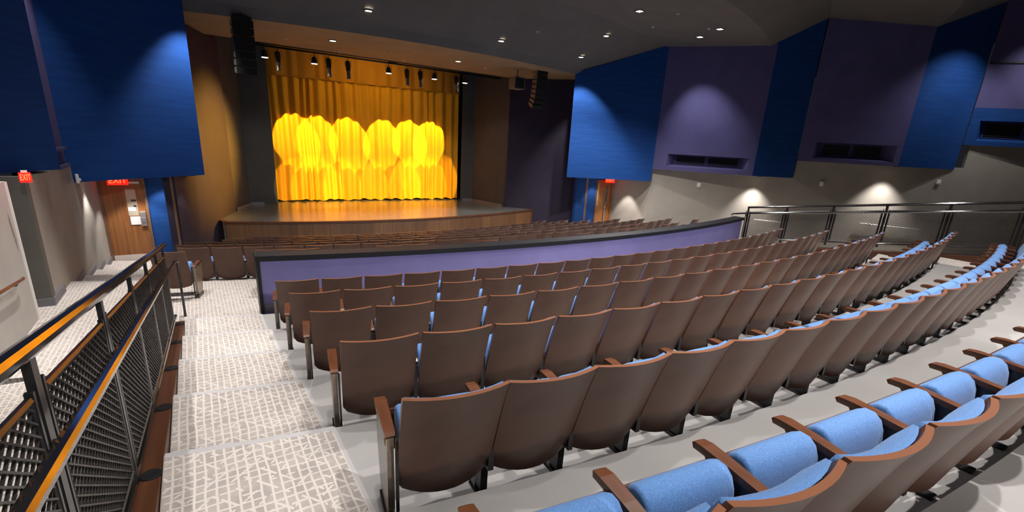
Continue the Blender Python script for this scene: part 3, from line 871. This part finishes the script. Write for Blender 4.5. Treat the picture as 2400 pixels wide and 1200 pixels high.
# ================================================================== DOORS
def door(name, x0, x1, zb, zt, lite, hinge_left, kick):
    d = MB(); d.box(((x0+x1)/2, DY+0.03, (zb+zt)/2), (x1-x0-0.09, 0.05, zt-zb)); o = struct(d.build(name, M_WOOD, None, False, 0.004))
    fr = MB(); w = 0.05
    for c, s in (((x0+w/2, DY-0.005, (zb+zt)/2), (w, 0.1, zt-zb)), ((x1-w/2, DY-0.005, (zb+zt)/2), (w, 0.1, zt-zb)), (((x0+x1)/2, DY-0.005, zt+0.02), (x1-x0, 0.1, 0.05))): fr.box(c, s)
    fr.build('door_frame', M_WOOD if not hinge_left else M_STRIP, o)
    l0, l1, lz0, lz1 = lite
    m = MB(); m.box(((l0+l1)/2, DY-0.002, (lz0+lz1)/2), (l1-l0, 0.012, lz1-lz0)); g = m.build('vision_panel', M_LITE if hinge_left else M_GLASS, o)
    m = MB()
    for c, s in (((l0-0.01, DY-0.004, (lz0+lz1)/2), (0.02, 0.02, lz1-lz0+0.04)), ((l1+0.01, DY-0.004, (lz0+lz1)/2), (0.02, 0.02, lz1-lz0+0.04)), (((l0+l1)/2, DY-0.004, lz0-0.01), (l1-l0, 0.02, 0.02)), (((l0+l1)/2, DY-0.004, lz1+0.01), (l1-l0, 0.02, 0.02))): m.box(c, s)
    m.build('vision_frame', M_STEEL if not hinge_left else M_WOOD, g)
    if kick:
        m = MB(); m.box(((x0+x1)/2, DY-0.002, zb+0.16), (x1-x0-0.12, 0.008, 0.26)); m.build('kick_plate', M_KICK, o)
    return o
dl = door('door_1', -2.0, -1.08, -0.87, 1.30, (-1.50, -1.30, 0.42, 1.08), True, True)
m = MB(); m.box((-1.38, DY-0.012, 0.30), (0.21, 0.004, 0.22)); m.box((-1.42, DY-0.012, 0.585), (0.15, 0.003, 0.1)); m.build('notice', M_PAPER, dl)
m = MB(); m.box((-1.36, DY-0.012, 0.80), (0.10, 0.003, 0.05)); m.box((-1.35, DY-0.012, 0.66), (0.06, 0.003, 0.05)); m.build('notice', M_GRILLE, dl)
m = MB(); m.box((-1.22, DY-0.03, 0.34), (0.12, 0.06, 0.36)); h = m.build('push_plate', M_STEEL, dl, False, 0.006)
m = MB(); m.box((-1.22, DY-0.065, 0.31), (0.09, 0.05, 0.12)); m.build('latch', M_BASE, h, False, 0.006)
m = MB(); m.box((-1.33, DY-0.05, 1.25), (0.30, 0.07, 0.06)); m.build('door_closer', M_STEEL, dl, False, 0.006)
dr = door('door_2', 14.42, 15.36, -0.87, 1.30, (15.03, 15.14, 0.35, 1.10), False, False)
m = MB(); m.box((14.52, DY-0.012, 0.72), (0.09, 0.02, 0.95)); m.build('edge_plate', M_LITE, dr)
m = MB(); m.box((14.98, DY-0.05, 0.2), (0.05, 0.03, 0.14)); m.tube([(14.98, DY-0.06, 0.10), (14.98, DY-0.06, -0.75)], 0.02, 8); m.build('door_handle', M_STEEL, dr)

# exit signs
def exit_sign(loc, rz, w, h, label):
    t = thing('exit_sign', label, 'sign', loc, rz)
    m = MB(); m.box((0, 0, 0), (w, 0.05, h)); m.build('housing', M_EXITR, t, False, 0.01)
    m = MB(); m.box((0, 0, h/2+0.01), (w*0.5, 0.03, 0.03)); m.build('mount', M_WHITE, t)
    c = bpy.data.curves.new('exit_lettering', 'FONT'); c.body = 'EXIT'; c.size = h*0.86; c.align_x = 'CENTER'; c.align_y = 'CENTER'; c.extrude = 0.003
    c.materials.append(M_EXITL)
    o = bpy.data.objects.new('lettering', c); COL.objects.link(o)
    me = bpy.data.meshes.new_from_object(o.evaluated_get(bpy.context.evaluated_depsgraph_get())); bpy.data.objects.remove(o)
    wd = max(v.co.x for v in me.vertices)*2
    o = bpy.data.objects.new('lettering', me); COL.objects.link(o); o.parent = t; o.location = (0, -0.028, 0); o.rotation_euler = (PI/2, 0, 0); k = min(1.0, w*0.86/wd); o.scale = (k, 1, 1)
    l = bpy.data.lights.new('exit_glow', 'POINT'); l.energy = 1.6; l.color = (1, 0.02, 0.01); l.shadow_soft_size = 0.1
    lo = bpy.data.objects.new('exit_glow', l); COL.objects.link(lo); lo.parent = t; lo.location = (0, -0.12, 0)
exit_sign((-1.58, 14.86, 1.31), 0.12, 0.40, 0.20, 'red lit exit sign above the left wooden door')
exit_sign((15.02, 14.93, 1.34), -0.5, 0.42, 0.20, 'red lit exit sign above the right wooden door')
exit_sign((-1.80, 8.45, 1.965), 0.25, 0.115, 0.125, 'red lit exit sign under the blue wall beside the alcove')

# ================================================================== CEILING LIGHTS
def downlight(x, y, z, r, square, label, power, angle, target=None, group=None, nrm=None, col=WARM, blend=0.5):
    t = thing('ceiling_light', label, 'light', (x, y, z), 0.0, group)
    m = MB()
    n = 4 if square else 18
    a0 = PI/4 if square else 0
    rr = r*1.3
    ring_o = [(rr*math.cos(a0+2*PI*k/n), rr*math.sin(a0+2*PI*k/n), -0.012) for k in range(n)]
    ring_i = [(r*math.cos(a0+2*PI*k/n), r*math.sin(a0+2*PI*k/n), -0.012) for k in range(n)]
    ring_u = [(rr*math.cos(a0+2*PI*k/n), rr*math.sin(a0+2*PI*k/n), 0.03) for k in range(n)]
    m.raw(ring_o+ring_i+ring_u, [(k, (k+1) % n, n+(k+1) % n, n+k) for k in range(n)] + [(k, 2*n+k, 2*n+(k+1) % n, (k+1) % n) for k in range(n)])
    m.build('trim_ring', M_CEIL, t)
    m = MB(); m.quad([(p[0]*r/rr, p[1]*r/rr, -0.010) for p in ring_o][::-1]); m.build('lens', M_LAMPSQ if square else M_LAMP, t)
    if power:
        spot('downlight_beam', (x, y, z-0.05), target or (x, y, z-3), power, angle, col, blend, 0.06, t)
    return t
P_A = 850
def cl(x, y): return ceil_z(x, y)-0.012
def auto(px_x, px_y, *a, **k): pass
CG = 'recessed ceiling lights'
AIM = {'small round ceiling light close above the right blue wall': (12.55, 14.3, 3.3), 'square ceiling light left of the pair above the purple wall': (16.35, 11.55, 2.8)}
spec_round = [
    (3.77, 15.40, 'round ceiling light above the stage front, left of centre', 500, 60), (7.89, 15.57, 'round ceiling light above the stage front, right of centre', 500, 60),
    (4.10, 13.07, 'round ceiling light on the sloped ceiling, left of centre', P_A, 90), (8.11, 13.20, 'round ceiling light on the sloped ceiling, right of centre', P_A*1.2, 95),
    (11.66, 13.65, 'small round ceiling light close above the right blue wall', 650, 66), (11.62, 12.45, 'round ceiling light on the slope left of the right blue wall', P_A*1.2, 90)]
for x, y, lab, p, a in spec_round:
    downlight(x, y, cl(x, y), 0.085, False, lab, p, a, AIM.get(lab), group=CG)
spec_sq = [
    (10.9, 10.43, 'square ceiling light farthest to the left of the flat ceiling band', 1300, 125), (14.12, 10.06, 'square ceiling light right of the pair above the purple wall', 260, 70),
    (14.62, 11.13, 'square ceiling light left of the pair above the purple wall', 520, 60), (16.2, 6.47, 'square ceiling light at the far right of the ceiling', 420, 60)]
for x, y, lab, p, a in spec_sq:
    downlight(x, y, cl(x, y), 0.11, True, lab, p, a, AIM.get(lab), group=CG, col=COOL if lab in AIM else WARM, blend=0.9 if lab in AIM else 0.5)
# the same fittings continued over the rest of the room, out of the frame
for kk, (x, y, p, a) in enumerate([(-1.35, 8.4, 700, 40), (-1.35, 5.5, 800, 40), (-1.35, 2.5, 800, 40), (2.0, 7.6, 1000, 80), (6.4, 7.2, 1100, 80), (10.6, 7.6, 1100, 80), (-0.1, 8.0, 1400, 58), (3.4, 5.0, P_A*0.6, 80), (7.8, 4.8, P_A*0.6, 80), (11.2, 5.4, P_A*0.5, 75),
                   (0.8, 2.2, 600, 60), (2.6, -0.4, 1500, 95), (4.6, 3.0, 1000, 80), (7.0, -0.3, 1800, 95), (10.8, 1.0, 1500, 85)], 1):
    downlight(x, y, cl(x, y), 0.1, True, 'square ceiling light out of the frame, %s in the listing of the upper ceiling' % ORD[kk], p, a, group='ceiling lights out of the frame')
# house lights on the rear catwalk behind the camera: the long shadows of the seat backs come from these
for x, tx, p in ((2.6, 2.4, 2500), (7.2, 6.6, 2600), (11.6, 10.8, 2500)):
    spot('catwalk_light', (x, -10.5, 7.6), (tx, 4.0, 0.3), p, 40, WARM, 0.4, 0.09)
# wall washers on the hanging walls
spot('wall_washer', (0.75, 13.75, 5.3), (0.1, 14.4, 2.6), 420, 80, COOL, 0.7)
spot('wall_washer', (-1.2, 11.5, 6.4), (-2.1, 11.7, 3.0), 260, 55, WARM, 0.8)
spot('wall_washer', (21.0, 4.6, 7.0), (21.9, 6.2, 4.2), 330, 85, COOL, 1.0)
spot('wall_washer', (22.6, 2.8, 7.6), (24.0, 4.1, 5.2), 420, 80, WARM, 0.9)
# soffit downlights under the hanging walls
def soffit(x, y, z, p, label, angle=75, r=0.06, tgt=None, blend=0.35):
    t = downlight(x, y, z-0.012, r, False, label, p, angle, tgt, 'soffit lights under the hanging walls', blend=blend)
soffit(-0.05, 14.42, 1.5, 30, 'small soffit light under the left blue wall beside the stage wall')
soffit(12.5, 14.72, 1.5, 30, 'small soffit light under the right blue wall beside the stage wall')
soffit(-1.25, 14.45, 1.5, 130, 'soffit light above the left wooden door', 90)
soffit(-0.75, 14.75, 1.5, 90, 'soffit light above the blue wall right of the left door', 80)
soffit(-1.72, 13.3, 1.5, 90, 'soffit light above the left corridor steps', 90)
soffit(14.2, 14.75, 1.5, 70, 'soffit light above the blue wall left of the right door', 80)
soffit(14.92, 14.1, 1.5, 240, 'soffit light above the grey wall beside the right door', 75)
soffit(17.92, 10.0, 1.98, 420, 'soffit light under the purple hanging wall', 88, blend=0.8)
soffit(20.98, 6.83, 2.62, 520, 'soffit light under the dark hanging wall', 88, blend=0.8)


# ================================================================== STAGE LIGHTING
pipe = thing('lighting_pipe', 'black lighting pipe hung across the stage just below the ceiling edge', 'pipe', (6.35, 17.95, 5.2))
m = MB(); m.tube([(-4.6, 0, 0.0), (4.7, 0, 0)], 0.03, 8); m.tube([(-4.6, -0.03, 0.09), (4.7, -0.03, 0.09)], 0.045, 8); m.build('pipe', M_BLACK, pipe, True)
m = MB(); m.box((0.12, -0.1, 0.16), (0.34, 0.2, 0.26)); m.build('junction_box', M_BLACK, pipe)
m = MB()
for x in (-4.2, -2.0, 0.6, 2.9, 4.5): m.tube([(x, 0, 0), (x, 0, 0.6)], 0.006, 5)
m.build('hanger', M_BLACK, pipe)
YL = 17.95
AMBER = (1.0, 0.70, 0.10)
def par_can(x, k):
    t = thing('stage_floodlight', 'black stage floodlight glowing white, %s from the left on the lighting pipe' % ORD[k], 'stage light', (x, YL, 4.86), 0.0, 'glowing floodlights on the lighting pipe')
    m = MB(); m.cyl((0, 0, 0.0), 0.10, 0.17, 14, r2=0.075); m.cyl((0, 0, 0.17), 0.075, 0.05, 14, r2=0.03); m.build('can', M_BLACK, t)
    m = MB(); m.cyl((0, 0, -0.006), 0.095, 0.005, 14); m.build('lens', M_PAR, t)
    m = MB(); m.tube([(-0.11, 0, 0.08), (-0.11, 0, 0.25), (0.11, 0, 0.25), (0.11, 0, 0.08)], 0.008, 5); m.tube([(0, 0, 0.25), (0, 0, 0.36)], 0.012, 5); m.build('yoke', M_BLACK, t)
    spot('flood_beam', (x, YL, 4.84), (x, YL-0.5, 0), 60, 130, (1.0, 0.93, 0.84), 0.4, 0.05, t)
for k, x in enumerate((2.28, 3.76, 6.30, 8.10, 9.42)): par_can(x, k+1)
def profile_spot(x, k, aim, power, angle):
    base = Vector((x, YL, 4.92))
    t = thing('profile_spotlight', 'black profile spotlight aimed at the curtain, %s from the left on the lighting pipe' % ORD[k], 'stage light', base, 0.0, 'profile spotlights on the lighting pipe')
    d = (Vector(aim)-base).normalized()
    tilt = Vector((d.x*0.5, -0.12, -0.9)).normalized()
    q = tilt.to_track_quat('-Z', 'Y').to_matrix()
    def tr(m): m.v = [tuple(q @ Vector(p)) for p in m.v]; return m
    m = MB(); m.cyl((0, 0, -0.16), 0.075, 0.28, 10, r2=0.085); m.cyl((0, 0, 0.12), 0.085, 0.05, 10, r2=0.05); tr(m).build('lamp_housing', M_BLACK, t)
    m = MB(); m.cyl((0, 0, -0.40), 0.062, 0.24, 10); m.cyl((0, 0, -0.42), 0.075, 0.03, 10); tr(m).build('lens_tube', M_SPKS, t)
    m = MB(); m.cyl((0, 0, -0.424), 0.055, 0.004, 10); tr(m).build('lens', M_LENS, t)
    m = MB(); m.tube([(-0.10, 0, -0.02), (-0.10, 0, 0.2), (0.10, 0, 0.2), (0.10, 0, -0.02)], 0.008, 5); m.tube([(0, 0, 0.2), (0, 0, 0.3)], 0.012, 5); m.build('yoke', M_BLACK, t)
for k, x in enumerate((2.66, 4.22, 4.86, 7.0, 7.53, 9.03)):
    profile_spot(x, k+1, (x, 21, 1.5), 0, 20)
# front-of-house spotlights on the ceiling catwalk, out of the frame: hard-edged amber pools on the curtain
POOLS = [(3.42, 1.05), (4.28, 1.0), (5.5, 1.25), (6.98, 1.12), (8.17, 1.0), (9.05, 1.0)]
FX = (2.66, 4.22, 4.86, 7.0, 7.53, 9.03)
for fx, (px_, pz) in zip(FX, ((3.45, 2.45), (4.30, 2.42), (5.52, 2.38), (6.98, 2.38), (8.17, 2.38), (9.10, 2.38))):
    spot('profile_beam', (fx + (px_-fx)*0.1, YL+0.22, 4.62), (px_, 20.75, pz+0.14), 1750, 26, AMBER, 0.05, 0.015)
for px_, pz in ((3.85, 0.35), (4.6, 0.45), (5.8, 0.45), (7.3, 0.45), (8.6, 0.45), (9.15, 0.75)):
    spot('front_beam', (6.3+(px_-6.3)*0.5, 6.5, 6.9), (px_, 20.8, pz), 11500, 10.5, AMBER, 0.12, 0.03)
# added amber fill on the upper drapes; no lamp on the pipe gives it
spot('drape_fill', (6.3, 18.1, 4.9), (6.3, 21, 3.6), 150, 150, (1.0, 0.66, 0.12), 0.8, 0.3)

# ================================================================== LOUDSPEAKERS
def line_array(x, y, ztop, nbox, w, dep, h, curve, rz, label):
    t = thing('line_array_speaker', label, 'loudspeaker', (x, y, ztop), rz)
    m = MB(); m.box((0, 0, 0.03), (w*0.9, dep*0.8, 0.05)); m.tube([(0, -dep*0.3, 0.05), (0, -dep*0.3, 0.5)], 0.008, 5); m.tube([(0, dep*0.3, 0.05), (0, dep*0.3, 0.5)], 0.008, 5); m.build('flying_frame', M_BLACK, t)
    py, pz, a = 0.0, 0.0, 0.0
    for k in range(nbox):
        a = curve[k]
        ca, sa = math.cos(a), math.sin(a)
        def P(yy, zz): return (py + yy*ca + zz*sa*1.0, pz + zz*ca - yy*sa*1.0)
        m = MB()
        prof = [(-dep/2, -0.012), (-dep/2, -h+0.006), (dep*0.5, -h+0.03), (dep*0.5, -0.036)]
        q = [(py + yy*ca - zz*sa, pz + yy*sa + zz*ca) for yy, zz in prof]
        b = len(m.v)
        m.v += [(-w/2, p[0], p[1]) for p in q] + [(w/2, p[0], p[1]) for p in q]
        m.f += [(0, 1, 2, 3), (7, 6, 5, 4), (0, 4, 5, 1), (1, 5, 6, 2), (2, 6, 7, 3), (3, 7, 4, 0)]
        m.mi += [1, 1, 0, 0, 0, 0]
        m.build('cabinet', [M_SPK, M_SPKS], t, False, 0.006)
        py += h*sa; pz -= h*ca
    return t
spot('amber_wall_fill', (8.98, 18.0, 4.42), (0.66, 17.6, 1.9), 17000, 34, (1.0, 0.47, 0.05), 1.0, 0.1)  # added spot that colours the left stage wall; has no fixture of its own
line_array(1.37, 14.3, 5.20, 7, 0.46, 0.36, 0.175, [0, 0, 0.02, 0.03, 0.05, 0.07, 0.09], 0.05, 'black line array speaker hanging in front of the brown lit stage wall at left')
line_array(11.03, 15.1, 5.30, 8, 0.46, 0.32, 0.165, [0.0, 0.02, 0.05, 0.09, 0.16, 0.25, 0.36, 0.48], -0.05, 'curved black line array speaker hanging at the right of the stage')
t = thing('box_loudspeaker', 'small brown box loudspeaker hanging beside the right line array', 'loudspeaker', (10.15, 15.3, 4.96))
m = MB(); m.box((0, 0, -0.2), (0.44, 0.40, 0.40)); m.build('cabinet', M_SPKS, t, False, 0.01)
m = MB(); m.box((0, -0.203, -0.2), (0.38, 0.01, 0.34)); m.build('grille', M_SPK, t)
m = MB(); m.tube([(0, 0, 0), (0, 0, 0.26)], 0.02, 6); m.box((0, 0, 0.02), (0.15, 0.1, 0.04)); m.build('bracket', M_BLACK, t)

# ================================================================== SMALL FITTINGS
def wallbox(x, y, z, rz, label, lens=True):
    t = thing('alarm_strobe', label, 'alarm', (x, y, z), rz)
    m = MB(); m.box((0, -0.025, 0), (0.13, 0.05, 0.17)); m.build('housing', M_WHITE, t, False, 0.01)
    m = MB(); m.box((0, -0.06, -0.02), (0.07, 0.03, 0.05)); m.build('strobe_lens', M_PAPER if lens else M_BASE, t, False, 0.008)
rzw = -PI/4
wallbox(16.75, 11.74, 1.47, rzw, 'white alarm box on the grey wall under the lit purple wall')
wallbox(19.85, 8.63, 1.83, rzw, 'white alarm box on the grey wall under the dark hanging wall')
wallbox(22.55, 5.94, 2.16, rzw, 'white alarm box at the far right of the grey wall')
wallbox(-1.92, 12.25, 1.60, PI/2+0.2, 'white alarm box on the corner of the left blue wall')
t = thing('wall_plate', 'white switch plate on the pale near wall at the left edge', 'switch', (-2.04, 7.1, 1.2))
m = MB(); m.box((0, 0, 0), (0.02, 0.12, 0.2)); m.build('plate', M_WHITE, t, False, 0.004)
for k, (x, y) in enumerate([(2.55, 12.1), (2.70, 16.35), (4.46, 17.45), (5.75, 16.1), (6.6, 17.2), (5.75, 11.95), (9.0, 12.6), (9.35, 16.25), (11.9, 9.9), (13.9, 10.3), (12.6, 11.4)]):
    t = thing('sprinkler_head', 'tiny pale sprinkler head, %s counted from the left of the ceiling' % ORD[k+1], 'sprinkler', (x, y, ceil_z(x, y)), 0.0, 'sprinkler heads on the ceiling')
    m = MB(); m.cyl((0, 0, -0.012), 0.045, 0.014, 12); m.build('escutcheon', M_WHITE, t)
    m = MB(); m.cyl((0, 0, -0.05), 0.02, 0.04, 8, r2=0.012); m.build('deflector', M_STEEL, t)
print('seats', NSEAT[0], 'objects', len(bpy.data.objects), 'tris', sum(len(o.data.polygons)*2 for o in bpy.data.objects if o.type == 'MESH'))
